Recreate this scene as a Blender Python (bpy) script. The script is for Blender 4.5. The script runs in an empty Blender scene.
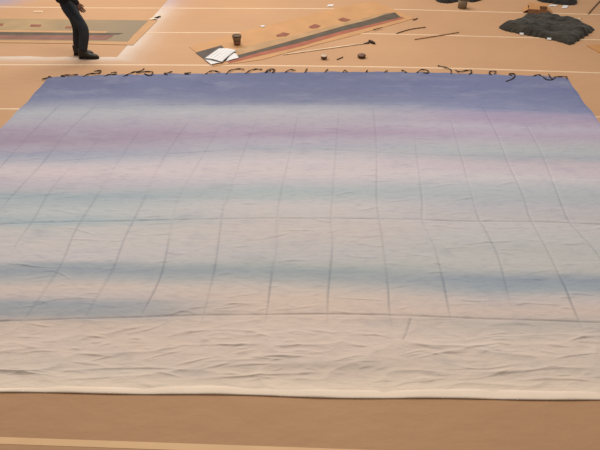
import bpy, bmesh, math, random
import numpy as np
from mathutils import Vector, Matrix

random.seed(7)
rng = np.random.default_rng(11)
C = bpy.context.scene.collection
W, H = 600, 450
PITCH = math.radians(36.9)
FPX = 583.0
CAMH = 3.7
TEST = False

# ---------------------------------------------------------------- camera geometry
cp, sp = math.cos(PITCH), math.sin(PITCH)
def G(px, py, z=0.0):
    """point of the photograph -> point of the place at height z"""
    a = (px - W/2)/FPX; b = (H/2 - py)/FPX
    dx, dy, dz = a, cp + b*sp, -sp + b*cp
    t = (CAMH - z)/(-dz)
    return Vector((dx*t, dy*t, z))

cam_d = bpy.data.cameras.new('camera'); cam = bpy.data.objects.new('camera', cam_d); C.objects.link(cam)
cam.location = (0, 0, CAMH); cam.rotation_euler = (math.pi/2 - PITCH, 0, 0)
cam_d.sensor_width = 36; cam_d.lens = 36*FPX/W; cam_d.clip_end = 200
bpy.context.scene.camera = cam

# ---------------------------------------------------------------- helpers
def lin(c):
    c = c/255.0
    return c/12.92 if c <= 0.04045 else ((c+0.055)/1.055)**2.4
def col(r, g, b, k=.69):
    return (min(1, lin(r)*k), min(1, lin(g)*k), min(1, lin(b)*k), 1)

def mat(name, c, rough=0.8, var=0.12, scale=6.0, bump=0.0, bscale=30.0, spec=0.3, sheen=0.0, metal=0.0):
    m = bpy.data.materials.new(name); m.use_nodes = True
    nt = m.node_tree; b = nt.nodes['Principled BSDF']
    b.inputs['Roughness'].default_value = rough
    b.inputs['Specular IOR Level'].default_value = spec
    b.inputs['Metallic'].default_value = metal
    if sheen: b.inputs['Sheen Weight'].default_value = sheen
    tc = nt.nodes.new('ShaderNodeTexCoord')
    n = nt.nodes.new('ShaderNodeTexNoise'); n.inputs['Scale'].default_value = scale; n.inputs['Detail'].default_value = 5
    nt.links.new(tc.outputs['Object'], n.inputs['Vector'])
    r = nt.nodes.new('ShaderNodeValToRGB')
    r.color_ramp.elements[0].position = .3; r.color_ramp.elements[1].position = .7
    r.color_ramp.elements[0].color = tuple(x*(1-var) for x in c[:3]) + (1,)
    r.color_ramp.elements[1].color = tuple(min(1, x*(1+var)) for x in c[:3]) + (1,)
    nt.links.new(n.outputs['Fac'], r.inputs['Fac']); nt.links.new(r.outputs['Color'], b.inputs['Base Color'])
    if bump:
        n2 = nt.nodes.new('ShaderNodeTexNoise'); n2.inputs['Scale'].default_value = bscale; n2.inputs['Detail'].default_value = 4
        nt.links.new(tc.outputs['Object'], n2.inputs['Vector'])
        bp = nt.nodes.new('ShaderNodeBump'); bp.inputs['Strength'].default_value = bump; bp.inputs['Distance'].default_value = .02
        nt.links.new(n2.outputs['Fac'], bp.inputs['Height']); nt.links.new(bp.outputs['Normal'], b.inputs['Normal'])
    return m

def tag(o, label=None, cat=None, group=None, kind=None):
    if label: o['label'] = label
    if cat: o['category'] = cat
    if group: o['group'] = group
    if kind: o['kind'] = kind
    return o
def empty(name, loc, rz=0.0):
    o = bpy.data.objects.new(name, None); C.objects.link(o)
    o.location = loc; o.rotation_euler = (0, 0, rz); o.empty_display_size = .1
    return o
def link_mesh(name, me, mats, parent=None, smooth=True):
    o = bpy.data.objects.new(name, me); C.objects.link(o)
    for m in (mats if isinstance(mats, (list, tuple)) else [mats]): me.materials.append(m)
    if parent is not None: o.parent = parent
    if smooth: me.polygons.foreach_set('use_smooth', [True]*len(me.polygons))
    return o
def from_bm(name, bm, mats, parent=None, smooth=False):
    me = bpy.data.meshes.new(name); bm.normal_update(); bm.to_mesh(me); bm.free()
    return link_mesh(name, me, mats, parent, smooth)

def tube_bm(bm, pts, rad, sides=8, cap=True):
    pts = [Vector(p) for p in pts]
    if not hasattr(rad, '__len__'): rad = [rad]*len(pts)
    rings = []
    for i, p in enumerate(pts):
        d = (pts[min(i+1, len(pts)-1)] - pts[max(i-1, 0)]).normalized()
        up = Vector((0, 0, 1)) if abs(d.z) < .9 else Vector((1, 0, 0))
        a = d.cross(up).normalized(); b = a.cross(d)
        rings.append([bm.verts.new(p + (a*math.cos(k*2*math.pi/sides) + b*math.sin(k*2*math.pi/sides))*rad[i]) for k in range(sides)])
    for r0, r1 in zip(rings, rings[1:]):
        for k in range(sides):
            bm.faces.new((r0[k], r0[(k+1) % sides], r1[(k+1) % sides], r1[k]))
    if cap:
        bm.faces.new(rings[0][::-1]); bm.faces.new(rings[-1])
    return bm
def smooth_path(pts, n=6):
    pts = [Vector(p) for p in pts]
    if len(pts) < 3: return [pts[0].lerp(pts[-1], i/n) for i in range(n+1)]
    out = []
    P = [pts[0]*2 - pts[1]] + pts + [pts[-1]*2 - pts[-2]]
    for i in range(1, len(P)-2):
        p0, p1, p2, p3 = P[i-1], P[i], P[i+1], P[i+2]
        for k in range(n):
            t = k/n
            out.append(0.5*((2*p1) + (p2-p0)*t + (2*p0-5*p1+4*p2-p3)*t*t + (3*p1-p0-3*p2+p3)*t**3))
    out.append(pts[-1]); return out
def lathe_bm(bm, prof, sides=28, centre=(0, 0)):
    rings = []
    for r, z in prof:
        rings.append([bm.verts.new((centre[0]+r*math.cos(k*2*math.pi/sides), centre[1]+r*math.sin(k*2*math.pi/sides), z)) for k in range(sides)])
    for r0, r1 in zip(rings, rings[1:]):
        for k in range(sides):
            bm.faces.new((r0[k], r0[(k+1) % sides], r1[(k+1) % sides], r1[k]))
    bm.faces.new(rings[0][::-1]); bm.faces.new(rings[-1])
    return bm

def vnoise(x, y, seed):
    """smooth value noise on arrays"""
    r = np.random.default_rng(seed).random((64, 64))
    xi = np.floor(x).astype(int); yi = np.floor(y).astype(int)
    fx = x-xi; fy = y-yi
    fx = fx*fx*(3-2*fx); fy = fy*fy*(3-2*fy)
    g = lambda i, j: r[i % 64, j % 64]
    return (g(xi, yi)*(1-fx)*(1-fy) + g(xi+1, yi)*fx*(1-fy) + g(xi, yi+1)*(1-fx)*fy + g(xi+1, yi+1)*fx*fy) - .5

# ---------------------------------------------------------------- light
scn = bpy.context.scene
scn.view_settings.view_transform = 'Standard'
scn.view_settings.look = 'None'
w = bpy.data.worlds.new('world'); scn.world = w; w.use_nodes = True
bg = w.node_tree.nodes['Background']; bg.inputs['Color'].default_value = (1.0, .96, .92, 1); bg.inputs['Strength'].default_value = .36
def area(name, loc, rot, sx, sy, e, c=(1, .93, .85)):
    l = bpy.data.lights.new(name, 'AREA'); l.shape = 'RECTANGLE'; l.size = sx; l.size_y = sy; l.energy = e; l.color = c
    o = bpy.data.objects.new(name, l); C.objects.link(o); o.location = loc; o.rotation_euler = rot; return o
area('ceiling_lights_back', (-3.5, 15.5, 9.0), (math.radians(-22), math.radians(-6), 0), 12, 3, 1490, (1, .97, .93))
area('ceiling_lights_middle', (.5, 7.0, 9.0), (0, 0, 0), 9, 2, 560, (1, .97, .93))

# ---------------------------------------------------------------- floor
def make_floor():
    m = bpy.data.materials.new('brown_paper_floor'); m.use_nodes = True
    nt = m.node_tree; N = nt.nodes; L = nt.links; b = N['Principled BSDF']
    b.inputs['Roughness'].default_value = .75; b.inputs['Specular IOR Level'].default_value = .25
    tc = N.new('ShaderNodeTexCoord')
    def noise(scale, detail=4, stretch=None, rough=.5):
        n = N.new('ShaderNodeTexNoise'); n.inputs['Scale'].default_value = scale; n.inputs['Detail'].default_value = detail
        n.inputs['Roughness'].default_value = rough
        if stretch:
            mp = N.new('ShaderNodeMapping'); mp.inputs['Scale'].default_value = stretch
            L.new(tc.outputs['Object'], mp.inputs['Vector']); L.new(mp.outputs['Vector'], n.inputs['Vector'])
        else: L.new(tc.outputs['Object'], n.inputs['Vector'])
        return n
    def mth(op, a, c=None, clamp=False):
        x = N.new('ShaderNodeMath'); x.operation = op; x.use_clamp = clamp
        for i, v in enumerate((a, c)):
            if v is None: continue
            if isinstance(v, (int, float)): x.inputs[i].default_value = v
            else: L.new(v, x.inputs[i])
        return x.outputs[0]
    n1 = noise(.55, 5)
    r = N.new('ShaderNodeValToRGB'); e = r.color_ramp.elements
    e[0].position = .3; e[0].color = FLOOR_A; e[1].position = .7; e[1].color = FLOOR_B
    L.new(n1.outputs['Fac'], r.inputs['Fac'])
    # overspray left around the edge of a sheet that has been taken away: outside of a corner
    P = G(116, 57); A = G(0, 56); B = G(168, -1)
    d1 = (A-P).normalized(); d2 = (B-P).normalized()
    n_1 = Vector((-d1.y, d1.x, 0)); n_1 = n_1 if n_1.y < 0 else -n_1        # towards the camera
    n_2 = Vector((-d2.y, d2.x, 0)); n_2 = n_2 if n_2.x > 0 else -n_2        # towards the right
    def dist(nv):
        s = N.new('ShaderNodeVectorMath'); s.operation = 'SUBTRACT'; L.new(tc.outputs['Object'], s.inputs[0]); s.inputs[1].default_value = P
        d = N.new('ShaderNodeVectorMath'); d.operation = 'DOT_PRODUCT'; L.new(s.outputs[0], d.inputs[0]); d.inputs[1].default_value = nv
        return d.outputs['Value']
    n3 = noise(2.2, 3)
    wob = mth('MULTIPLY', mth('SUBTRACT', n3.outputs['Fac'], .5), .10)
    da = mth('MULTIPLY', mth('ADD', dist(n_1), wob), 1.75); db = dist(n_2)
    dm = mth('MAXIMUM', da, db)
    rp = N.new('ShaderNodeValToRGB'); e = rp.color_ramp.elements
    e[0].position = 0.0; e[0].color = (0, 0, 0, 1); e[1].position = 1; e[1].color = (0, 0, 0, 1)
    for p, v in ((.012, 0), (.03, .9), (.16, .75), (.40, .28), (.7, .06)):
        q = e.new(p); q.color = (v, v, v, 1)
    L.new(mth('MULTIPLY', dm, 1.1), rp.inputs['Fac'])
    n4 = noise(1.1, 3)
    amt = mth('MULTIPLY', rp.outputs['Color'], mth('ADD', mth('MULTIPLY', n4.outputs['Fac'], .9), .35), True)
    # white spray turns lavender further back
    sy = N.new('ShaderNodeSeparateXYZ'); L.new(tc.outputs['Object'], sy.inputs[0])
    mr = N.new('ShaderNodeMapRange'); mr.inputs['From Min'].default_value = G(160, 14).y; mr.inputs['From Max'].default_value = G(168, 0).y
    L.new(sy.outputs['Y'], mr.inputs['Value'])
    sc = N.new('ShaderNodeMixRGB'); sc.inputs[1].default_value = col(238, 222, 206, FK); sc.inputs[2].default_value = col(200, 180, 190, FK)
    L.new(mr.outputs[0], sc.inputs[0])
    mx = N.new('ShaderNodeMixRGB'); L.new(amt, mx.inputs[0]); L.new(r.outputs['Color'], mx.inputs[1]); L.new(sc.outputs[0], mx.inputs[2])
    # lavender overspray in the far left
    Q = G(-45, -22)
    s = N.new('ShaderNodeVectorMath'); s.operation = 'DISTANCE'; L.new(tc.outputs['Object'], s.inputs[0]); s.inputs[1].default_value = Q
    mr2 = N.new('ShaderNodeMapRange'); mr2.inputs['From Min'].default_value = (G(4, 0)-Q).length; mr2.inputs['From Max'].default_value = (G(16, 8)-Q).length*1.0
    mr2.inputs['To Min'].default_value = .75; mr2.inputs['To Max'].default_value = 0
    L.new(mth('ADD', s.outputs['Value'], mth('MULTIPLY', wob, 6.0)), mr2.inputs['Value'])
    mx2 = N.new('ShaderNodeMixRGB'); L.new(mr2.outputs[0], mx2.inputs[0]); L.new(mx.outputs[0], mx2.inputs[1]); mx2.inputs[2].default_value = col(172, 160, 178, FK)
    L.new(mx2.outputs[0], b.inputs['Base Color'])
    nb = noise(1.0, 4, (3.5, 7, 3)); nb2 = noise(9, 3)
    h = mth('ADD', nb.outputs['Fac'], mth('MULTIPLY', nb2.outputs['Fac'], .18))
    bp = N.new('ShaderNodeBump'); bp.inputs['Strength'].default_value = .35; bp.inputs['Distance'].default_value = .035
    L.new(h, bp.inputs['Height']); L.new(bp.outputs['Normal'], b.inputs['Normal'])
    bm = bmesh.new()
    nx, ny = 40, 40
    vs = [[bm.verts.new((-25 + 50*i/nx, -8 + 44*j/ny, 0)) for i in range(nx+1)] for j in range(ny+1)]
    for j in range(ny):
        for i in range(nx): bm.faces.new((vs[j][i], vs[j][i+1], vs[j+1][i+1], vs[j+1][i]))
    o = from_bm('floor', bm, m); o['kind'] = 'structure'
FK = .62
FLOOR_A = (.375, .205, .104, 1); FLOOR_B = (.412, .229, .117, 1)
make_floor()

# ---------------------------------------------------------------- tape seams on the floor
M_tape = mat('cream_tape', col(232, 196, 158), .6, .08, 3)
M_tape_front = mat('tan_tape', col(212, 170, 124, .92), .6, .05, 3)
def tape(pix, label, m, wdt=.05, ext=3.0):
    pts = [G(x, y, .0) for x, y in pix]
    d0 = (pts[0]-pts[1]).normalized(); d1 = (pts[-1]-pts[-2]).normalized()
    pts = [pts[0]+d0*ext] + pts + [pts[-1]+d1*ext]
    bm = bmesh.new(); rows = []
    for i, p in enumerate(pts):
        d = (pts[min(i+1, len(pts)-1)] - pts[max(i-1, 0)]).normalized(); n = Vector((-d.y, d.x, 0))
        rows.append([bm.verts.new(p + n*s*wdt/2 + Vector((0, 0, z))) for s, z in ((-1, .0003), (-.96, .002), (.96, .002), (1, .0003))])
    for a, b in zip(rows, rows[1:]):
        for k in range(3): bm.faces.new((a[k], b[k], b[k+1], a[k+1]))
    o = from_bm('floor_tape', bm, m)
    tag(o, label, 'tape', 'tape seams in the brown floor paper')
tape([(0, 440.5), (100, 444), (200, 447.5), (300, 451)], 'pale tape strip nearest the viewer, on brown floor in front of the backdrop', M_tape_front, .055)
tape([(0, 109), (300, 110), (598, 117)], 'floor tape passing under the backdrop, only its ends showing at the sides', M_tape, .04, 2)
tape([(0, 64.8), (150, 65), (260, 65.5), (380, 67), (480, 69), (600, 73)], 'long cream floor tape just behind the tied top edge of the backdrop', M_tape)
tape([(100, 32.5), (150, 32.7), (242, 32.7), (362, 33.6), (440, 35.2), (480, 36.5), (540, 38), (600, 40)], 'cream floor tape running beneath the tan diagonal panel and the nearer black cloth heap', M_tape, .045, .01)
tape([(0, 7), (100, 8), (180, 8.2), (300, 8.6), (400, 9.4), (480, 11.7), (600, 14.6)], 'farthest cream floor tape, crossing behind the person and the large cloth heap', M_tape, .05)

# ---------------------------------------------------------------- the painted backdrop
top_px = [(49, 78.0), (70, 76.3), (100, 75.3), (150, 74.3), (200, 73.7), (260, 72.6), (330, 72), (400, 72.2), (450, 73.2), (490, 74.6), (540, 76), (566.5, 78.2)]
top = [G(x, y) for x, y in top_px]
def isect(p, q, a, b):
    d = q-p; e = b-a
    t = ((a.x-p.x)*e.y - (a.y-p.y)*e.x)/(d.x*e.y - d.y*e.x)
    return p + d*t
bA, bB = G(0, 392.8), G(600, 400.8)
BL = isect(G(50, 77), G(10.7, 118.7), bA, bB); BR = isect(G(567.5, 77.0), G(597, 117), bA, bB)
BL.z = BR.z = 0
txs = np.array([p.x for p in top]); tys = np.array([p.y for p in top])
print('drop corners', [tuple(round(c, 2) for c in p) for p in (top[0], top[-1], BL, BR)])
NU, NV = 1050, 860
u = np.linspace(0, 1, NU); v = np.linspace(0, 1, NV); v = .55*v + .45*v*v
TX = txs[0] + (txs[-1]-txs[0])*u; TY = np.interp(TX, txs, tys)
BX = BL.x + (BR.x-BL.x)*u; BY = BL.y + (BR.y-BL.y)*u + .012*np.sin(u*23+1)*np.sin(u*9) 
X = BX[None, :]*(1-v[:, None]) + TX[None, :]*v[:, None]
Y = BY[None, :]*(1-v[:, None]) + TY[None, :]*v[:, None]
# slightly wavy side and top edges
X += (.008*np.sin(v*31)+.008*np.sin(v*67+1))[:, None]*(np.clip(1-u/.03, 0, 1)-np.clip(1-(1-u)/.03, 0, 1))[None, :]
Y += (.010*np.sin(u*140)+.008*np.sin(u*61))[None, :]*np.clip(1-(1-v)/.02, 0, 1)[:, None]
def uv_of(px, py):
    p = G(px, py); uu, vv = .5, .5
    for _ in range(40):
        tx = txs[0] + (txs[-1]-txs[0])*uu; ty = np.interp(tx, txs, tys)
        bx = BL.x + (BR.x-BL.x)*uu; by = BL.y + (BR.y-BL.y)*uu
        vv = (p.y-by)/(ty-by)
        xl = BL.x*(1-vv) + txs[0]*vv; xr = BR.x*(1-vv) + txs[-1]*vv
        uu = (p.x-xl)/(xr-xl)
    return uu, vv
Z = np.full_like(X, .010)
CREASE_TINT = np.zeros_like(X)
Z += .004*vnoise(X*.9, Y*.9, 1) 
def stroke(pix, amp, width, taper=.25, asym=0.0, crease_tint=0.0):
    """press a crease (amp<0) or raise a fold (amp>0) along a line"""
    pts = [G(x, y) for x, y in pix]
    sm = smooth_path(pts, 8) if len(pts) > 2 else [pts[0].lerp(pts[1], i/6) for i in range(7)]
    a = np.array([(p.x, p.y) for p in sm])
    seg = np.linalg.norm(np.diff(a, axis=0), axis=1); cum = np.concatenate([[0], np.cumsum(seg)]); tot = cum[-1]
    R = width*3.2
    best = np.full(X.shape, 1e9); sgn = np.zeros(X.shape); prm = np.zeros(X.shape)
    msk = (X > a[:, 0].min()-R) & (X < a[:, 0].max()+R) & (Y > a[:, 1].min()-R) & (Y < a[:, 1].max()+R)
    ii = np.where(msk)
    xs, ys = X[ii], Y[ii]
    bd = np.full(xs.shape, 1e9); bs = np.zeros(xs.shape); bt = np.zeros(xs.shape)
    for k in range(len(a)-1):
        d = a[k+1]-a[k]; l2 = (d*d).sum()+1e-12
        t = np.clip(((xs-a[k, 0])*d[0] + (ys-a[k, 1])*d[1])/l2, 0, 1)
        ex = xs-a[k, 0]-t*d[0]; ey = ys-a[k, 1]-t*d[1]
        dd = np.hypot(ex, ey); up = dd < bd
        bd[up] = dd[up]; bs[up] = np.sign(ey)[up]; bt[up] = ((cum[k]+t*seg[k])/tot)[up]
    tp = np.clip(np.minimum(bt, 1-bt)/taper, 0, 1); tp = tp*tp*(3-2*tp)
    wob = .75 + .7*vnoise(bt*tot*5+amp*1000, bt*0+width*99, 5)
    prof = np.exp(-(bd/width)**2)
    if asym:  # steep near side, long far side
        wv = np.where(bs > 0, width*(1+asym), width)
        prof = np.exp(-(bd/wv)**1.5)
    Z[ii] += amp*prof*tp*wob
    if crease_tint: CREASE_TINT[ii] = np.maximum(CREASE_TINT[ii], crease_tint*np.clip(1.45-1.25*(ys-2.8)/3.0, .22, 1)*np.exp(-(bd/(width*.75))**2)*np.clip(tp*1.3, 0, 1)*np.clip(.7+1.8*vnoise(bt*tot*1.9+amp*777, bt*0+3, 8), .3, 1))
CR = [  # pressed fold creases running away from the viewer
 [(62,103),(37,128),(7,160),(-8,178)], [(100,102),(65,135),(43,163),(15,193),(-5,216)],
 [(107,130),(88,152),(55,185),(32,222),(18,242),(5,265)],
 [(147,120),(120,160),(93,203),(75,232),(60,267),(35,305),(17,330),(5,348)],
 [(195,113),(163,160),(143,202),(133,222),(123,243),(112,272),(90,310),(80,330),(72,344)],
 [(228,112),(210,145),(182,193),(173,218),(162,273),(143,313),(134,336)],
 [(262,110),(245,150),(227,203),(223,210),(215,268),(203,318),(198,338)],
 [(300,108),(292,147),(280,200),(277,223),(277,250),(272,275),(267,313),(264,333)],
 [(340,106),(337,142),(333,197),(331,223),(333,243),(328,297),(328,338)],
 [(373,100),(377,150),(377,200),(379,218),(383,240),(387,273),(390,317),(395,340)],
 [(414,130),(422,197),(423,222),(435,248),(443,280),(450,317),(456,334)],
 [(448,110),(465,170),(478,217),(485,230),(497,255),(507,290),(515,322)],
 [(478,98),(498,137),(508,163),(522,193),(530,218),(543,242),(557,270),(573,308),(588,346)],
 [(520,115),(540,150),(555,187),(568,220),(582,237),(600,258),(640,330)],
 [(411,318),(407,332),(402,344)]]
AMPS = [.012,.012,.011,.013,.014,.010,.009,.012,.011,.013,.010,.009,.013,.013,.010]
TINT_AMT = [2.2, 2.0, 1.1, 1.0, .95, .75, .7, .8, .7, .8, .65, .6, .85, .8, .7]
for p, a, dy in zip(CR, AMPS, TINT_AMT): stroke(p, -a*.9, .012, .15, 0, dy)
HR = [[(67,112),(120,107),(200,105),(300,105),(373,105),(440,106),(517,110),(590,114)],
 [(10,166),(110,158),(200,153),(260,150),(340,151),(433,156),(500,157),(600,160)],
 [(-30,227),(0,225),(50,223),(110,222),(200,220),(300,219),(400,220),(467,222),(550,223),(640,227)],
 [(-60,325),(0,322),(67,320),(133,318),(200,316),(267,315.5),(333,315),(400,316.5),(467,319),(530,321),(660,326)]]
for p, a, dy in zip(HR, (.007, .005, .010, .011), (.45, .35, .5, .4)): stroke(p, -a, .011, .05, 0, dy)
WR = [  # raised soft wrinkles, most along the front hem
 ([(160,382),(200,380),(267,376),(340,372)],.020,.030), ([(245,359),(290,357.5),(330,360)],.016,.026), ([(206,343),(230,346),(254,346)],.013,.022),
 ([(272,348),(292,347),(312,343)],.013,.022), ([(45,373),(97,370),(153,369),(205,373)],.018,.028), ([(40,382),(100,379),(150,376)],.015,.026),
 ([(68,353),(95,356),(115,358)],.014,.022), ([(135,363),(165,355),(192,350)],.012,.022), ([(436,362),(480,370),(535,362)],.018,.028),
 ([(440,371),(500,374),(560,369),(600,371)],.016,.028), ([(505,382),(560,380),(605,383)],.020,.030), ([(470,381),(497,375),(520,367)],.014,.024),
 ([(543,363),(570,357),(610,353)],.014,.022), ([(405,362),(440,354),(475,350)],.013,.022), ([(0,377),(30,372),(62,375)],.016,.026),
 ([(10,356),(40,352),(70,353)],.010,.022), ([(215,369),(250,366),(290,366)],.014,.026), ([(330,364),(355,358),(370,357)],.010,.020),
 ([(340,344),(355,347),(375,348)],.010,.020), ([(160,369),(200,361),(225,355)],.014,.024), ([(165,318),(185,312),(202,317)],.010,.018),
 ([(205,317),(225,306),(260,303)],.009,.018), ([(208,304),(240,305),(265,304)],.009,.016), ([(260,312),(300,309),(330,303)],.008,.018),
 ([(330,298),(360,300),(395,302)],.009,.016), ([(448,297),(470,302),(500,301)],.010,.018), ([(500,303),(540,305),(580,307)],.010,.018),
 ([(340,255),(360,258),(385,258)],.009,.018), ([(335,235),(360,238),(380,238)],.008,.016), ([(467,241),(495,243),(525,240)],.009,.016),
 ([(473,226),(500,229),(530,227)],.008,.016), ([(490,252),(510,250),(535,252)],.008,.016), ([(45,228),(75,230),(110,240)],.009,.02),
 ([(35,240),(70,240),(130,243)],.008,.016), ([(30,275),(55,272),(78,285)],.009,.018), ([(5,262),(40,268),(75,267)],.009,.018),
 ([(0,310),(30,307),(60,300),(110,299)],.010,.02), ([(395,358),(420,352),(440,353)],.010,.02), ([(480,345),(500,352),(530,352)],.012,.022),
 ([(455,350),(480,347),(510,342)],.010,.02), ([(70,345),(90,338),(110,340)],.009,.02), ([(120,345),(128,335),(150,330),(180,318)],.009,.02),
 ([(560,345),(585,338),(605,340)],.010,.02), ([(80,192),(110,180),(140,181)],.008,.018), ([(170,100),(230,102),(290,100)],.006,.02), ([(110,107),(140,105),(170,109)],.006,.02)]
for p, a, wd in WR: stroke(p, a*.60, wd*.27, .4, 2.2)
for i in range(420):  # fine scattered wrinkles, mostly along the width
    px = random.uniform(-60, 660); f = random.random(); py = 392 - 62*f if random.random() < .5 else random.uniform(104, 340)
    ln = random.uniform(12, 48); s = random.uniform(-.22, .22)
    stroke([(px-ln/2, py-s*ln/2), (px, py+random.uniform(-1.5, 1.5)), (px+ln/2, py+s*ln/2)], random.uniform(.0022, .0065), random.uniform(.006, .010), .4, 1.8)
# soft swell of the loose front end
front = np.clip(1-(v/.16), 0, 1)[:, None]
rn = vnoise(X*1.6+3, Y*7.5, 21); Z += front*.016*np.clip(1-np.abs(rn)*4.5, 0, 1)**2*np.clip(vnoise(X*.8, Y*2, 22)*2+.8, 0, 1)
rn = vnoise(X*2.3+9, Y*5.5-2, 23); Z += (.10+.9*front)*.010*np.clip(1-np.abs(rn)*5.0, 0, 1)**2
Z = np.maximum(Z, .0035)
edg = np.clip((v-.006)/.022, 0, 1)[:, None]; Z = Z*edg + np.minimum(Z, .009)*(1-edg)
edge = np.minimum(np.minimum(u, 1-u)[None, :]*9, np.minimum(v, 1-v)[:, None]*6.5)
Z = Z*np.clip(edge/.05, .35, 1)

def band(stops, k):
    return stops
BANDS = {  # photographed paint bands down three columns of the cloth
 60: [(76,(92,103,158)),(90,(98,108,162)),(99,(110,120,168)),(107,(145,152,178)),(113,(166,172,186)),(121,(165,164,182)),(130,(156,146,174)),(141,(148,136,164)),
      (148,(160,152,176)),(155,(150,156,184)),(160,(164,168,188)),(166,(194,186,188)),(173,(202,190,188)),(182,(186,178,184)),(190,(172,174,186)),(196,(150,166,182)),(204,(164,176,186)),
      (213,(178,184,188)),(222,(152,170,184)),(229,(184,184,184)),(245,(190,184,180)),(262,(184,180,178)),(266,(150,158,172)),(272,(136,147,168)),(279,(160,164,172)),(288,(196,181,170)),(297,(182,172,168)),(303,(142,150,166)),(314,(146,150,162)),(324,(192,174,160)),(345,(204,184,167)),(368,(196,181,165)),(388,(200,184,166))],
 300: [(74,(92,102,158)),(84,(98,108,164)),(94,(104,113,165)),(102,(118,126,170)),(107,(158,162,184)),(114,(176,176,188)),(124,(172,166,184)),(134,(160,144,174)),
      (141,(172,166,186)),(148,(166,170,188)),(154,(184,182,190)),(162,(200,192,192)),(174,(204,194,190)),(181,(190,186,188)),(191,(164,178,186)),(198,(172,180,186)),(206,(194,188,184)),(218,(190,184,180)),
      (230,(194,184,176)),(247,(184,180,176)),(256,(180,178,176)),(264,(168,172,174)),(271,(140,154,168)),(280,(158,163,170)),(289,(190,180,170)),(299,(202,182,166)),(313,(200,180,164)),(330,(204,185,169)),(350,(202,183,167)),(365,(196,179,163)),(390,(198,180,162))],
 520: [(77,(98,108,164)),(88,(96,107,166)),(100,(106,116,170)),(110,(118,128,178)),(114,(150,144,182)),(121,(158,144,178)),(128,(174,168,190)),(136,(168,156,182)),(145,(170,170,184)),
      (152,(168,176,186)),(157,(160,166,182)),(164,(186,176,186)),(172,(190,180,186)),(179,(194,190,194)),(188,(172,178,188)),(198,(164,172,184)),(207,(172,174,184)),(217,(176,174,180)),
      (226,(184,180,178)),(240,(178,178,176)),(252,(172,174,176)),(262,(178,178,178)),(272,(170,172,174)),(281,(130,144,168)),(290,(140,153,171)),(299,(180,174,170)),(312,(194,176,164)),(324,(176,168,160)),(345,(202,184,168)),(365,(195,179,163)),(392,(196,179,162))],
}
LT_Y = [30, 90, 130, 170, 210, 250, 290, 330, 360, 400]
LT = {60: [1.50, 1.46, 1.40, 1.32, 1.25, 1.18, 1.13, 1.09, 1.06, 1.02], 300: [1.62, 1.56, 1.46, 1.37, 1.28, 1.21, 1.16, 1.11, 1.08, 1.04], 520: [1.42, 1.38, 1.33, 1.28, 1.22, 1.17, 1.12, 1.08, 1.05, 1.02]}
def L_at(px, py):   # brightness of the room light where that spot of cloth lies, so that paint colours can be derived
    return float(np.interp(py, LT_Y, LT[px]))
def fix(c):
    r, g, b = c
    bb = (b - .15*max(0, b-r))*.985 + (5 if r > b else 0)
    return (.84*r+36, .84*g+31, bb)
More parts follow.
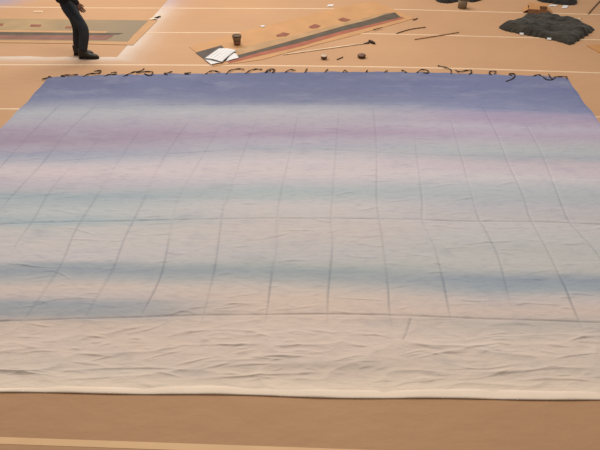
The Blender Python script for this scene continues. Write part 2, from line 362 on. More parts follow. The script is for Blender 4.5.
def make_drop_mat():
    m = bpy.data.materials.new('sprayed_muslin'); m.use_nodes = True
    nt = m.node_tree; N = nt.nodes; K = nt.links; b = N['Principled BSDF']
    b.inputs['Roughness'].default_value = .9; b.inputs['Specular IOR Level'].default_value = .12
    if TEST:
        b.inputs['Base Color'].default_value = (.5, .5, .5, 1); return m
    uvn = N.new('ShaderNodeUVMap'); uvn.uv_map = 'cloth'
    tc = N.new('ShaderNodeTexCoord')
    sep = N.new('ShaderNodeSeparateXYZ'); K.new(uvn.outputs['UV'], sep.inputs[0])
    def noise(scale, stretch, detail=4, rough=.55):
        n = N.new('ShaderNodeTexNoise'); n.inputs['Scale'].default_value = scale; n.inputs['Detail'].default_value = detail; n.inputs['Roughness'].default_value = rough
        mp = N.new('ShaderNodeMapping'); mp.inputs['Scale'].default_value = stretch
        K.new(tc.outputs['Object'], mp.inputs['Vector']); K.new(mp.outputs['Vector'], n.inputs['Vector']); return n.outputs['Fac']
    def mth(op, a, c, clamp=False):
        x = N.new('ShaderNodeMath'); x.operation = op; x.use_clamp = clamp
        for i, q in enumerate((a, c)):
            if isinstance(q, (int, float)): x.inputs[i].default_value = q
            else: K.new(q, x.inputs[i])
        return x.outputs[0]
    wv = mth('ADD', mth('MULTIPLY', mth('SUBTRACT', noise(1, (.55, .9, 1), 3), .5), .020),
             mth('MULTIPLY', mth('SUBTRACT', noise(1, (2.6, 3.5, 1), 4), .5), .016))
    vv = mth('ADD', sep.outputs['Y'], wv)
    outs = []; us = []
    for cx in sorted(BANDS):
        r = N.new('ShaderNodeValToRGB'); cr = r.color_ramp; st = []
        for py, c in BANDS[cx]:
            uu, v2 = uv_of(cx, py); k = 1/L_at(cx, py)
            st.append((max(0, min(1, v2)), col(*fix(c), k)))
        us.append((uv_of(cx, 120), uv_of(cx, 360)))
        st.sort()
        while len(cr.elements) > 1: cr.elements.remove(cr.elements[-1])
        cr.elements[0].position = st[0][0]; cr.elements[0].color = st[0][1]
        for p, c in st[1:32]:
            e = cr.elements.new(p); e.color = c
        K.new(vv, r.inputs['Fac']); outs.append(r.outputs['Color'])
    uw = mth('ADD', sep.outputs['X'], mth('MULTIPLY', mth('SUBTRACT', noise(1, (.9, 1.6, 1), 4), .5), .12))
    def uline(k, sh):
        (u0, v0), (u1, v1) = us[k]; sl = (u1-u0)/(v1-v0)
        return mth('ADD', mth('MULTIPLY', sep.outputs['Y'], sl), u0 - sl*v0 + sh)
    def mixr(f0, f1, a, c):
        mr = N.new('ShaderNodeMapRange'); mr.interpolation_type = 'SMOOTHSTEP'
        K.new(f0, mr.inputs['From Min']); K.new(f1, mr.inputs['From Max']); K.new(uw, mr.inputs['Value'])
        x = N.new('ShaderNodeMixRGB'); K.new(mr.outputs[0], x.inputs[0]); K.new(a, x.inputs[1]); K.new(c, x.inputs[2]); return x.outputs[0]
    c = mixr(uline(0, .02), uline(1, -.02), outs[0], outs[1]); c = mixr(uline(1, .02), uline(2, -.02), c, outs[2])
    # cloudy spray mottling: clouds of pale and of blue paint
    def mottle(c, fac, lo, hi, amt, tint, mode='MIX'):
        mr = N.new('ShaderNodeMapRange'); mr.inputs['From Min'].default_value = lo; mr.inputs['From Max'].default_value = hi
        mr.inputs['To Max'].default_value = amt; K.new(fac, mr.inputs['Value'])
        x = N.new('ShaderNodeMixRGB'); x.blend_type = mode; K.new(mr.outputs[0], x.inputs[0]); K.new(c, x.inputs[1]); x.inputs[2].default_value = tint; return x.outputs[0]
    c = mottle(c, noise(1, (1.3, 3.2, 1), 5, .6), .52, .78, .20, col(205, 202, 206))
    c = mottle(c, noise(1, (1.7, 4.2, 2), 5, .6), .55, .8, .45, (.62, .67, .80, 1), 'MULTIPLY')
    c = mottle(c, noise(1, (7, 16, 2), 4, .6), .5, .8, .26, (.5, .53, .62, 1), 'MULTIPLY')
    mh = N.new('ShaderNodeMapRange'); mh.inputs['From Min'].default_value = .010; mh.inputs['From Max'].default_value = .034
    mh.inputs['To Min'].default_value = .8; mh.inputs['To Max'].default_value = 0; K.new(vv, mh.inputs['Value'])
    xh = N.new('ShaderNodeMixRGB'); K.new(mh.outputs[0], xh.inputs[0]); K.new(c, xh.inputs[1]); xh.inputs[2].default_value = col(222, 200, 178, .97); c = xh.outputs[0]
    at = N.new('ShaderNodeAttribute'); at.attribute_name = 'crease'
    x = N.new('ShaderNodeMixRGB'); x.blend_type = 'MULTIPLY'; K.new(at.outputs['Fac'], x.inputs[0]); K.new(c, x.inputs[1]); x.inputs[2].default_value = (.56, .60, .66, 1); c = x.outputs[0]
    K.new(c, b.inputs['Base Color'])
    n1 = noise(1, (9, 22, 9), 4); n2 = noise(1, (160, 160, 160), 2)
    bp = N.new('ShaderNodeBump'); bp.inputs['Strength'].default_value = .38; bp.inputs['Distance'].default_value = .02
    K.new(mth('ADD', n1, mth('MULTIPLY', n2, .04)), bp.inputs['Height']); K.new(bp.outputs['Normal'], b.inputs['Normal'])
    return m
drop = empty('painted_backdrop', ((BL+BR)/2).to_tuple())
tag(drop, 'huge blue, lavender and cream sprayed cloth backdrop spread flat across the brown floor', 'backdrop')
off = drop.location.copy()
me = bpy.data.meshes.new('cloth')
co = np.stack([X-off.x, Y-off.y, Z], -1).reshape(-1, 3)
idx = np.arange(NU*NV).reshape(NV, NU)
fc = np.stack([idx[:-1, :-1], idx[:-1, 1:], idx[1:, 1:], idx[1:, :-1]], -1).reshape(-1, 4)
me.vertices.add(len(co)); me.vertices.foreach_set('co', co.ravel().astype(np.float32))
me.loops.add(fc.size); me.loops.foreach_set('vertex_index', fc.ravel().astype(np.int32))
me.polygons.add(len(fc)); me.polygons.foreach_set('loop_start', np.arange(0, fc.size, 4, dtype=np.int32))
me.update(calc_edges=True)
uvl = me.uv_layers.new(name='cloth')
UV = np.stack(np.meshgrid(u, v), -1).reshape(-1, 2)
uvl.data.foreach_set('uv', UV[fc.ravel()].ravel().astype(np.float32))
ca = me.attributes.new('crease', 'FLOAT', 'POINT'); ca.data.foreach_set('value', CREASE_TINT.ravel().astype(np.float32))   # darker blue-grey tint along the fold creases
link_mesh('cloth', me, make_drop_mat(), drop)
# the hem: a flat stitched pocket along the front edge
M_hem = mat('unpainted_muslin', col(223, 201, 179, .97), .9, .05, 2, .1, 40)
bm = bmesh.new(); rows = []
nh = 400
for i in range(nh+1):
    uu = i/nh; x = BL.x+(BR.x-BL.x)*uu; y = BL.y+(BR.y-BL.y)*uu + .012*math.sin(uu*23+1)*math.sin(uu*9)
    p = Vector((x-off.x, y-off.y, 0)); h = .003*math.sin(uu*57+2)+.002*math.sin(uu*131)
    wd = .040 + .03*min(1, max(0, (uu-.28)/.25)) + .007*math.sin(uu*19+.5) + .005*math.sin(uu*47)
    t = .0135 + h*.8
    prof = [(.004, .001), (-.003, t*.55), (.006, t*.92), (.02, t), (wd*.7, t*.98), (wd, t*.92), (wd+.006, t*.7), (wd+.012, .004)]
    rows.append([bm.verts.new(p + Vector((0, a, c))) for a, c in prof])
for a, b in zip(rows, rows[1:]):
    for k in range(len(a)-1): bm.faces.new((a[k], b[k], b[k+1], a[k+1]))
h = from_bm('hem', bm, M_hem, drop, True); h['label'] = 'off-white unpainted hem along the front edge'
# black ties
M_tie = mat('black_cord', col(66, 52, 44), .8, .1, 20)
def crop(x0, y0, s, pts): return [(x0+a/s, y0+b/s) for a, b in pts]
TIES = [crop(40,55,5,q) for q in ([(56,112),(48,106),(38,113),(10,121)], [(125,108),(105,105),(125,100),(160,100),(190,97)], [(215,108),(235,98),(255,92),(290,92),(305,77),(270,81)],
   [(320,108),(345,97),(375,97),(381,86),(355,89)], [(415,108),(440,96),(470,84),(500,81),(520,68)], [(520,92),(545,101),(563,97),(561,84),(535,82),(480,88)])]
TIES += [crop(150,55,5,q) for q in ([(88,99),(70,92),(85,90),(112,82)], [(198,96),(172,93),(205,87)], [(278,95),(300,81),(325,79),(350,86)], [(380,95),(400,77),(440,69),(470,71)],
   [(475,93),(500,77),(530,70),(560,72)], [(575,90),(590,80),(604,76)])]
TIES += [crop(260,50,5,q) for q in ([(25,112),(45,96),(75,98),(62,112)], [(125,112),(150,98),(178,102)], [(225,112),(230,100),(236,92)], [(325,112),(330,103),(339,97)], [(414,110),(425,101),(436,110)], [(533,112),(532,106),(537,102)])]
TIES += [crop(370,50,5,q) for q in ([(74,112),(80,105),(88,104)], [(184,114),(170,104),(157,100)], [(234,114),(255,98),(285,100),(292,113),(262,114)], [(340,78),(375,86),(404,98),(405,116)], [(428,100),(445,108),(480,102),(505,101),(508,112),(495,120)])]
TIES += [crop(480,55,5,q) for q in ([(60,100),(46,91),(52,81),(80,83),(72,94)], [(160,104),(145,93),(175,96),(165,115),(130,133)], [(265,106),(290,98),(310,106),(335,122),(365,123),(374,110),(400,108),(432,109),(436,119)], [(362,120),(352,110),(343,95)])]
for k, t in enumerate(TIES):
    pts = [G(x, y, .012 + .012*(i % 2)) - off for i, (x, y) in enumerate(t)]
    pth = smooth_path(pts, 5)
    bm = tube_bm(bmesh.new(), pth, [.0085 + .0025*math.sin(i*1.1+k) for i in range(len(pth))], 7)
    from_bm('tie', bm, M_tie, drop, True)

# ---------------------------------------------------------------- painted panels at the back
def quad_face(bm, pts, z, mi):
    f = bm.faces.new([bm.verts.new((p.x, p.y, z)) for p in pts]); f.material_index = mi
    if f.normal.z < 0: pass
    return f
M_kraft = mat('tan_board', col(203, 150, 100), .75, .08, 2.5, .1, 5)
M_kraft_edge = mat('pale_board_edge', col(200, 152, 106), .75, .05, 3)
M_dark = mat('dark_grey_paint', col(96, 82, 66), .8, .2, 4)
M_red = mat('brick_red_paint', col(170, 98, 74), .8, .15, 4)
M_redsq = mat('rust_brown_paint', col(150, 92, 70), .8, .25, 6)
M_olive = mat('olive_grey_paint', col(186, 146, 104), .8, .15, 3)
M_grey = mat('dark_slate_paint', col(92, 80, 72), .8, .12, 3)
M_left = mat('left_olive_paint', col(172, 142, 102), .8, .18, 1.5)
M_left_blue = mat('left_grey_paint', col(158, 136, 106), .8, .2, 1.2)
_nt = M_left.node_tree; _b = _nt.nodes['Principled BSDF']; _src = _b.inputs['Base Color'].links[0].from_socket
_tc = _nt.nodes.new('ShaderNodeTexCoord'); _sp = _nt.nodes.new('ShaderNodeSeparateXYZ'); _nt.links.new(_tc.outputs['Object'], _sp.inputs[0])
_mr = _nt.nodes.new('ShaderNodeMapRange'); _mr.inputs['From Min'].default_value = -.6; _mr.inputs['From Max'].default_value = 1.3; _nt.links.new(_sp.outputs['X'], _mr.inputs['Value'])
_mx = _nt.nodes.new('ShaderNodeMixRGB'); _nt.links.new(_mr.outputs[0], _mx.inputs[0]); _nt.links.new(_src, _mx.inputs[1]); _mx.inputs[2].default_value = col(150, 130, 104); _nt.links.new(_mx.outputs[0], _b.inputs['Base Color'])
M_mauve = mat('left_mauve_paint', col(142, 98, 82), .8, .2, 2)
def panel(name, outline, z, shapes, mats, label, origin):
    """a thin painted sheet: outline with thickness, painted areas laid into its face"""
    o0 = G(*origin)
    bm = bmesh.new()
    P = [G(x, y) - o0 for x, y in outline]
    topv = [bm.verts.new((p.x, p.y, z)) for p in P]; bot = [bm.verts.new((p.x, p.y, .001)) for p in P]
    f = bm.faces.new(topv); f.material_index = 0
    for i in range(len(P)):
        j = (i+1) % len(P); q = bm.faces.new((bot[i], bot[j], topv[j], topv[i])); q.material_index = 0
    for k, (pts, mi) in enumerate(shapes):
        zz = z + .0012 + .0006*k
        bm.faces.new([bm.verts.new((p.x, p.y, zz)) for p in [G(x, y) - o0 for x, y in pts]]).material_index = mi
    for f in bm.faces:
        f.normal_update()
        if abs(f.normal.z) > .5 and f.normal.z < 0: f.normal_flip()
    o = from_bm(name, bm, mats)
    o.location = o0
    tag(o, label, 'painted panel', None)
    return o
diag_out = [(189,47),(225,37),(260,27.5),(310,14.8),(340,7.6),(374.7,1.8),(395,10),(413.5,18.6),(408,20.6),(378,29),(345,38),(330,41.6),(300,49.5),(285,53.5),(262,60),(240,63),(213,66.5),(200,56)]
diag_shapes = [
 ([(226,52),(262,43),(300,34.5),(340,24),(370,17),(385,13.2),(395,12.8),(370,20.5),(340,27.8),(300,39),(260,50.4),(236,56.5)], 4),
 ([(236,56),(260,49.8),(300,38.6),(340,27.3),(370,19.8),(385,14.8),(395,12.8),(400,17),(402,17.4),(370,25.2),(340,32.1),(300,43.2),(260,52.9),(236,60)], 1),
 ([(228,62),(260,52.9),(300,43.2),(340,32.1),(370,25.2),(402,17.4),(404.5,18.6),(370,27.6),(340,35.2),(300,47),(260,56.2),(229,64)], 2),
 ([(195.5,53),(221.5,45.8),(226,50.5),(236,58),(213,65),(204.7,60)], 5),
 ([(276,35.8),(283,32.8),(290,34.2),(286,36.6),(277,37.2)], 3), ([(308.5,27.2),(315,24.4),(321,26.4),(317,28.6),(311,28.8)], 3), ([(338,19.8),(343,18),(351,20.2),(346,22),(341,21.8)], 3)]
panel('painted_panel', diag_out, .007, diag_shapes, [M_kraft, M_dark, M_red, M_redsq, M_olive, M_grey],
      'long tan panel with dark and red stripes lying diagonally behind the backdrop, bucket on it', (300, 33))
left_out = [(-110,17.5),(0,18.4),(80,19.5),(150,20.4),(157.5,20.8),(133,45.4),(80,43.9),(0,42.9),(-110,42)]
left_shapes = [
 ([(-110,18),(0,18.9),(80,20),(148.5,20.8),(133,36),(128,42),(80,41.3),(0,40.6),(-110,39.8)], 1),
 ([(-110,29.5),(0,30.5),(80,31.4),(108,31.8),(106,33.4),(80,33.4),(0,32.6),(-110,31.6)], 0),
 ([(-110,31.4),(0,32.4),(80,33.2),(124,33.6),(118,35.2),(80,36),(0,35.8),(-110,35)], 3),
 ([(-110,34.8),(0,35.6),(80,35.9),(114,35.4),(112,37.5),(106,40.6),(80,40.4),(0,39.8),(-110,39)], 4),
 ([(-3,24),(4,24),(3,26.4),(-4,26.4)], 5), ([(31,25),(42,25.2),(40,27.4),(30,27.2)], 5), ([(66,26.8),(73,27),(71,29),(65,28.8)], 5), ([(104,26.5),(112,26.6),(110,28.6),(102,28.4)], 2)][:-1]
panel('painted_panel', left_out, .008, left_shapes, [M_kraft_edge, M_left, M_left_blue, M_dark, M_mauve, M_redsq],
      'olive and mauve striped painted panel on the floor at far left behind the person', (60, 31))

# flat kraft sheet at the right edge
panel('cardboard_sheet', [(586.5,46),(600,45),(640,44),(640,58),(600,53.4)], .012, [], [mat('orange_board', col(200, 140, 84), .75, .06, 3)],
      'flat orange-tan cardboard sheet at right edge in front of the black cloth heap', (605, 50))['category'] = 'cardboard'

# ---------------------------------------------------------------- papers
M_paper = mat('white_paper', col(232, 226, 222), .7, .04, 8)
M_fold_shade = mat('fold_shade', col(205, 196, 192), .7, .1, 14)
def sheet(name, corners, z0, label, cat, curl=.0, nfold=0, m=M_paper, group=None, th=.0025):
    """curved sheet of paper between four floor points (a-b far edge, d-c near edge)"""
    a, b, c, d = [G(x, y) for x, y in corners]; o0 = (a+b+c+d)/4; n = 16
    bm = bmesh.new(); V = []
    for j in range(n+1):
        row = []
        for i in range(n+1):
            s, t = i/n, j/n
            p = (a.lerp(b, s)).lerp(d.lerp(c, s), t) - o0
            z = z0 + curl*(math.sin(math.pi*s)*.55 + .45*math.sin(math.pi*t)*math.sin(math.pi*s*1.5+.5)**2) + (.006*abs(math.sin(nfold*math.pi*s)) if nfold else 0)
            row.append(bm.verts.new((p.x, p.y, z)))
        V.append(row)
    for j in range(n):
        for i in range(n):
            f = bm.faces.new((V[j+1][i], V[j+1][i+1], V[j][i+1], V[j][i]))
            if nfold and i % 3 == 1 and 1 < j < n-2: f.material_index = 1  # greyer stripes: shading of the crumpled folds, painted into the paper colour
    o = from_bm(name, bm, [m, M_fold_shade], None, True); o.location = o0
    sol = o.modifiers.new('thickness', 'SOLIDIFY'); sol.thickness = th; sol.offset = -1
    return tag(o, label, cat, group)
sheet('paper_sheet', [(230,53.5),(236,54.5),(239,58.8),(226,62.5)], .018, 'small white paper sheet tucked under the big paper on the diagonal panel', 'paper', .012)
sheet('paper_sheet', [(218.5,50.6),(236.5,52.2),(222,64.2),(204.5,60.4)], .034, 'large white crumpled paper sheet on the dark end of diagonal panel', 'paper', .03, 5)
sheet('paper_scrap', [(204.5,60.4),(217,60),(221.5,63.6),(211.3,65.6)], .018, 'white paper corner folded out in front of the large crumpled sheet', 'paper', .015)
sheet('paper_scrap', [(328,4.9),(334,4.7),(333,6.3),(327,6.6)], .004, 'tiny white paper scrap on the floor beyond the diagonal panel', 'paper', .01)
sheet('paper_scrap', [(550,5.0),(558,5.2),(556,6.6),(548.5,6.4)], .004, 'small pale paper lying left of a whiter one below far-right black cloth', 'paper', .01)
sheet('paper_scrap', [(563,5.6),(569,5.8),(566.5,8.6),(561.5,8.4)], .004, 'bright white paper scrap right of a paler one below far-right black cloth', 'paper', .012)
sheet('paper_scrap', [(573,18.6),(582,18.2),(580,20.0),(570,20.4)], .004, 'pale cream paper strip behind right part of the large cloth heap', 'paper', .008, 0, mat('cream_paper', col(226, 190, 150), .7, .05, 5))
sheet('paper_scrap', [(260,26.6),(264,26.2),(265.5,27.3),(262,27.8)], .016, 'tiny white scrap at the far edge of the diagonal panel', 'paper', .006)
sheet('paper_scrap', [(33,11),(44,10.8),(43,12.6),(33,12.7)], .004, 'cream paper patch on floor above the left painted panel', 'paper', .006, 0, mat('cream_patch', col(222, 184, 146), .7, .05, 5))
sheet('paper_scrap', [(149.5,19.4),(156,18.8),(157.5,20),(150,20.6)], .018, 'pale scrap at the far right corner of the left painted panel', 'paper', .006, 0, mat('pale_scrap', col(240, 215, 185), .7, .05, 5))

# ---------------------------------------------------------------- bucket on the diagonal panel
M_bucket = mat('brown_bucket', col(148, 112, 80), .6, .18, 9)
M_bucket_in = mat('bucket_dark_inside', col(92, 70, 54), .8, .1, 9)  # dark brown surface of the paint inside the bucket
M_band = mat('bucket_paint_band', col(150, 96, 72), .7, .15, 12)
M_wire = mat('wire', col(90, 80, 70), .4, .05, 9, metal=.8)
bk = empty('bucket', G(237.3, 44.6, .0085)); tag(bk, 'small brown paint bucket standing on the tan diagonal panel', 'bucket')
k = .0163
bm = lathe_bm(bmesh.new(), [(.054, .001), (.058, .004), (.068, .10), (.077, .165), (.073, .165), (.065, .10), (.055, .05), (.001, .048)])
body = from_bm('body', bm, M_bucket, bk, True)
bm = lathe_bm(bmesh.new(), [(.0735, .158), (.080, .157), (.083, .164), (.080, .171), (.0735, .171), (.072, .164)]); from_bm('rim', bm, mat('bucket_rim', col(112, 86, 62), .6, .1, 9), bk, True)
bm = lathe_bm(bmesh.new(), [(.0605, .015), (.0655, .062), (.0665, .062), (.0615, .015)], 28); from_bm('paint_band', bm, M_band, bk, True)
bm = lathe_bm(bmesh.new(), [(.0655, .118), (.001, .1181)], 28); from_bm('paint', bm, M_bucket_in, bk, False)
pts = [(.082*math.cos(t), .03*0 - .03*math.sin(t)*0 - .055*math.sin(t), .155 - .075*math.sin(t)) for t in np.linspace(0, math.pi, 13)]
bm = tube_bm(bmesh.new(), [(x, y*1.55, z) for x, y, z in pts], .003, 6); from_bm('handle', bm, M_wire, bk, True)

# ---------------------------------------------------------------- little pots
def pot(px, py, r, hh, label, lidm, bodym, dome=0.0):
    e = empty('paint_pot', G(px, py)); tag(e, label, 'paint pot', 'little paint pots on the floor')
    from_bm('body', lathe_bm(bmesh.new(), [(r*.80, .001), (r*.86, .004), (r*.96, hh*.7), (r, hh), (r*.93, hh), (r*.88, hh*.7), (.001, hh*.62)]), bodym, e, True)
    from_bm('lid', lathe_bm(bmesh.new(), [(r*.92, hh*.9), (r*1.04, hh*.93), (r*1.05, hh*1.1), (r*.9, hh*1.18+dome*.35), (r*.5, hh*1.2+dome*.85), (.001, hh*1.2+dome)]), lidm, e, True)
pot(324, 59.0, .054, .055, 'small round brown pot with a pale lid on floor, left of the darker pot', mat('pale_lid', col(206, 178, 152), .5, .15, 25), mat('pot_brown', col(112, 78, 56), .6, .15, 15))
pot(361.5, 57.6, .070, .04, 'wider dark brown pot on floor below the brush head, right of the paler pot', mat('brown_lid', col(120, 80, 60), .6, .3, 25), mat('pot_dark', col(78, 54, 42), .6, .15, 15), .02)

# ---------------------------------------------------------------- sticks, brush, cord
M_wood = mat('pale_wood', col(240, 212, 178, .9), .6, .1, 10)
M_bristle = mat('bristle', col(72, 52, 44), .9, .2, 40)
M_ferr = mat('ferrule', col(130, 110, 95), .35, .05, 10, metal=.7)
br = empty('scenic_brush', G(330, 48)); tag(br, 'long pale-handled brush with dark bristles lying below the diagonal panel', 'brush')
o0 = br.location
p0, p1, p2 = G(283, 54.6, .010)-o0, G(363.5, 43.5, .012)-o0, G(369, 42.5, .018)-o0
from_bm('handle', tube_bm(bmesh.new(), [p0, p0.lerp(p1, .3), p0.lerp(p1, .7), p1], [.009, .010, .011, .011], 10), M_wood, br, True)
from_bm('ferrule', tube_bm(bmesh.new(), [p1, p1.lerp(p2, .5), p2], [.012, .015, .018], 10), M_ferr, br, True)
b0, b1 = G(369, 40.6, .03)-o0, G(375, 43.4, .02)-o0
bm = tube_bm(bmesh.new(), [b0, b0.lerp(b1, .15), b0.lerp(b1, .6), b1], [.018, .024, .026, .014], 12); from_bm('brush_head', bm, M_bristle, br, True)
def stick(name, pix, r, m, label, cat, z=.012, r1=None):
    pts = smooth_path([G(x, y, z) for x, y in pix], 6); o0 = pts[len(pts)//2].copy(); o0.z = 0
    rr = [r + ((r1 or r)-r)*i/(len(pts)-1) for i in range(len(pts))]
    o = from_bm(name, tube_bm(bmesh.new(), [p-o0 for p in pts], rr, 8), m, None, True); o.location = o0
    return tag(o, label, cat)
M_dstick = mat('dark_wood', col(112, 80, 58), .7, .15, 12); M_bstick = mat('brown_wood', col(168, 120, 82), .7, .15, 12)
stick('wooden_stick', [(396.5,33.4),(403,31.2),(412,28.9),(425.5,27.1)], .009, M_dstick, 'dark slightly bent stick on floor right of the diagonal panel', 'stick')
stick('wooden_stick', [(414.7,39.4),(436,36),(459,32.2)], .009, M_bstick, 'thin lighter brown stick crossing a tape right of the dark bent stick', 'stick')
stick('wooden_stick', [(337,59.4),(343,56.9)], .009, M_dstick, 'short brown stick lying between the two little paint pots', 'stick')
stick('wooden_stick', [(373.5,29.6),(376,29.0),(382,27.6)], .009, M_dstick, 'tiny dark stick at the lower edge of the diagonal panel', 'stick', .027)
stick('wooden_stick', [(588.5,13.4),(594,7.2),(601,-.2),(606,-5)], .011, M_dstick, 'long dark pole lying on floor in the far right corner', 'stick', .016)
stick('paint_brush', [(154.8,18.4),(157.5,17.2),(160.6,16.2)], .020, M_bristle, 'small dark brush lying beside far right corner of left painted panel', 'brush', .02, .012)
stick('wooden_stick', [(413,19.8),(415,19.2),(417.5,18.2)], .011, M_dstick, 'short dark peg beside the right tip of the diagonal panel', 'stick', .016)

# ---------------------------------------------------------------- heaps of black cloth
M_black = mat('black_cloth', col(58, 52, 42), .95, .25, 7, .25, 30, sheen=.1)
M_black2 = mat('blacker_cloth', col(44, 38, 34), .95, .2, 7, .25, 30, sheen=.1)
def heap(name, outline, hgt, seed, label, m, flat=.45, tags=()):
    P = [G(x, y) for x, y in outline]; c = sum(P, Vector())/len(P)
    B = smooth_path(P + [P[0]], 14)[:-1]; nb = len(B); nr = 46
    R = np.array([(p.x-c.x, p.y-c.y) for p in B])
    rr = np.linspace(0, 1, nr+1)[1:]
    xs = rr[:, None]*R[:, 0][None, :]; ys = rr[:, None]*R[:, 1][None, :]
    prof = 1-np.clip((rr-flat)/(1-flat), 0, 1)**2.2
    n = 0
    wx = xs + .10*vnoise(xs*4, ys*4, seed+4); wy = ys + .10*vnoise(xs*4+7, ys*4, seed+5)
    for s, a in ((2.2, .5), (5, .34), (10, .20), (19, .10)):
        n = n + a*(1-np.abs(vnoise(wx*s*.7+seed, wy*s*1.2, seed+int(s)))*4)
    z = hgt*prof[:, None]*(.60+.42*n) 
    z = np.maximum(z, .012*(1-rr[:, None]) + .003) + .012*(prof[:, None] > 0)*0
    z += .02*np.clip(1-rr[:, None], 0, .1)*10*0
    jag = 1 + .035*np.sin(np.arange(nb)*1.3+seed)*np.sin(np.arange(nb)*.47)
    xs = xs*(1+(jag-1)[None, :]*rr[:, None]**3); ys = ys*(1+(jag-1)[None, :]*rr[:, None]**3)
    bm = bmesh.new(); cv = bm.verts.new((0, 0, float(z[0].mean())))
    V = [[bm.verts.new((xs[i, j], ys[i, j], z[i, j])) for j in range(nb)] for i in range(nr)]
    base = [bm.verts.new((xs[-1, j], ys[-1, j], .0008)) for j in range(nb)]
    for j in range(nb):
        k2 = (j+1) % nb
        bm.faces.new((cv, V[0][j], V[0][k2]))
        for i in range(nr-1): bm.faces.new((V[i][j], V[i+1][j], V[i+1][k2], V[i][k2]))
        bm.faces.new((V[-1][j], base[j], base[k2], V[-1][k2]))
    bmesh.ops.recalc_face_normals(bm, faces=bm.faces)
    o = from_bm(name, bm, m, None, True); o.location = (c.x, c.y, 0)
    tag(o, label, 'cloth', 'heaps of black cloth')
    for (tx, ty) in tags:   # little pale labels sewn to the hem
        q = G(tx, ty, .03) - Vector((c.x, c.y, 0)); b2 = bmesh.new()
        d = [(-.035, -.014, -.012), (.035, -.022, -.014), (.04, .01, .012), (-.03, .018, .012)]
        f = b2.faces.new([b2.verts.new(q + Vector(e)) for e in d]); 
        ext = bmesh.ops.extrude_face_region(b2, geom=[f]); bmesh.ops.translate(b2, vec=(0, .004, -.006), verts=[e for e in ext['geom'] if isinstance(e, bmesh.types.BMVert)])
        t = from_bm('sewn_tag', b2, M_paper, o); t['label'] = 'little white tag'
    return o
heap('black_cloth', [(499,28),(503,25),(512,23.5),(522,19.5),(530,18),(545,18.2),(556,19.6),(565,22.5),(577,24),(587,27),(594,30),(588,35),(580,40),(571,45),(563,43.2),(551,40),(540,37.8),(528,35.8),(512,32.6),(504,30.6)], .17, 3,
     'large crumpled charcoal black cloth heap on the floor at upper right', M_black, .74, ((521.5,33.6),(549,38.6)))
heap('black_cloth', [(533,-2.5),(545,-6),(562,-7),(574,-3),(577,2.4),(574,5.2),(562,5),(550,3.4),(540,1.8)], .2, 5, 'black cloth heap at top right edge beyond the open cardboard box', M_black2, .5)
heap('black_cloth', [(430,-4),(440,-10),(458,-11),(466,-6),(466,-1),(459,1.5),(450,3.4),(443,3.2),(437,1.6)], .2, 8, 'black cloth heap at top edge, left of the grey pot', M_black2, .5)
heap('black_cloth', [(468,-5),(476,-8),(484,-6),(483,-1),(477,1.7),(471,2.4),(467.5,.8)], .16, 9, 'small black cloth heap at top edge, right of the grey pot', M_black2, .5)

# ---------------------------------------------------------------- grey pot at the top
gp = empty('grey_pot', G(462, 8.0)); tag(gp, 'grey-brown round pot on floor between two black cloth heaps at top', 'pot')
M_gp = mat('grey_pot', col(142, 122, 98), .7, .12, 9)
from_bm('body', lathe_bm(bmesh.new(), [(.078, .001), (.088, .006), (.095, .10), (.100, .19), (.094, .19), (.088, .10), (.001, .03)]), M_gp, gp, True)
from_bm('rim', lathe_bm(bmesh.new(), [(.094, .178), (.104, .178), (.107, .187), (.103, .196), (.094, .195)]), mat('pot_rim', col(110, 92, 74), .6, .1, 9), gp, True)

# ---------------------------------------------------------------- cardboard box
M_box = mat('cardboard', col(196, 140, 88), .8, .08, 6); M_boxin = mat('cardboard_inside', col(158, 112, 76), .85, .12, 6)
cb = empty('cardboard_box', G(537, 12.2), math.radians(-14)); tag(cb, 'open tan cardboard box with flaps behind the large black cloth heap', 'box')
bw, bd, bh, th = .19, .13, .085, .006
def slab(p, q, r, s, t=th):
    bm = bmesh.new(); f = bm.faces.new([bm.verts.new(x) for x in (p, q, r, s)]); bm.normal_update()
    n = f.normal.copy(); e = bmesh.ops.extrude_face_region(bm, geom=[f]); bmesh.ops.translate(bm, vec=n*t, verts=[x for x in e['geom'] if isinstance(x, bmesh.types.BMVert)])
    bmesh.ops.recalc_face_normals(bm, faces=bm.faces); return bm
bm = bmesh.new()
for q in ([(-bw,-bd,.002),(bw,-bd,.002),(bw,-bd,bh),(-bw,-bd,bh)], [(bw,bd,.002),(-bw,bd,.002),(-bw,bd,bh),(bw,bd,bh)], [(-bw,bd,.002),(-bw,-bd,.002),(-bw,-bd,bh),(-bw,bd,bh)], [(bw,-bd,.002),(bw,bd,.002),(bw,bd,bh),(bw,-bd,bh)], [(-bw,-bd,.004),(-bw,bd,.004),(bw,bd,.004),(bw,-bd,.004)]):
    s = slab(*[Vector(x) for x in q]); tmp = bpy.data.meshes.new('tmp'); s.to_mesh(tmp); s.free(); bm.from_mesh(tmp); bpy.data.meshes.remove(tmp)
from_bm('body', bm, M_boxin, cb)
for q in ([(-bw,bd,bh),(bw,bd,bh),(bw*.95,bd+.15,bh+.02),(-bw*.95,bd+.15,bh+.02)], [(-bw,-bd,bh),(bw*.15,-bd,bh),(bw*.12,.02,bh+.035),(-bw*.95,.02,bh+.035)], [(-bw,bd,bh),(-bw,-bd,bh),(-bw-.10,-bd*.9,bh-.07),(-bw-.10,bd*.9,bh-.07)], [(bw,-bd,bh),(bw,bd,bh),(bw+.09,bd*.9,bh-.05),(bw+.09,-bd*.9,bh-.05)]):
    from_bm('flap', slab(*[Vector(x) for x in q]), M_box, cb)

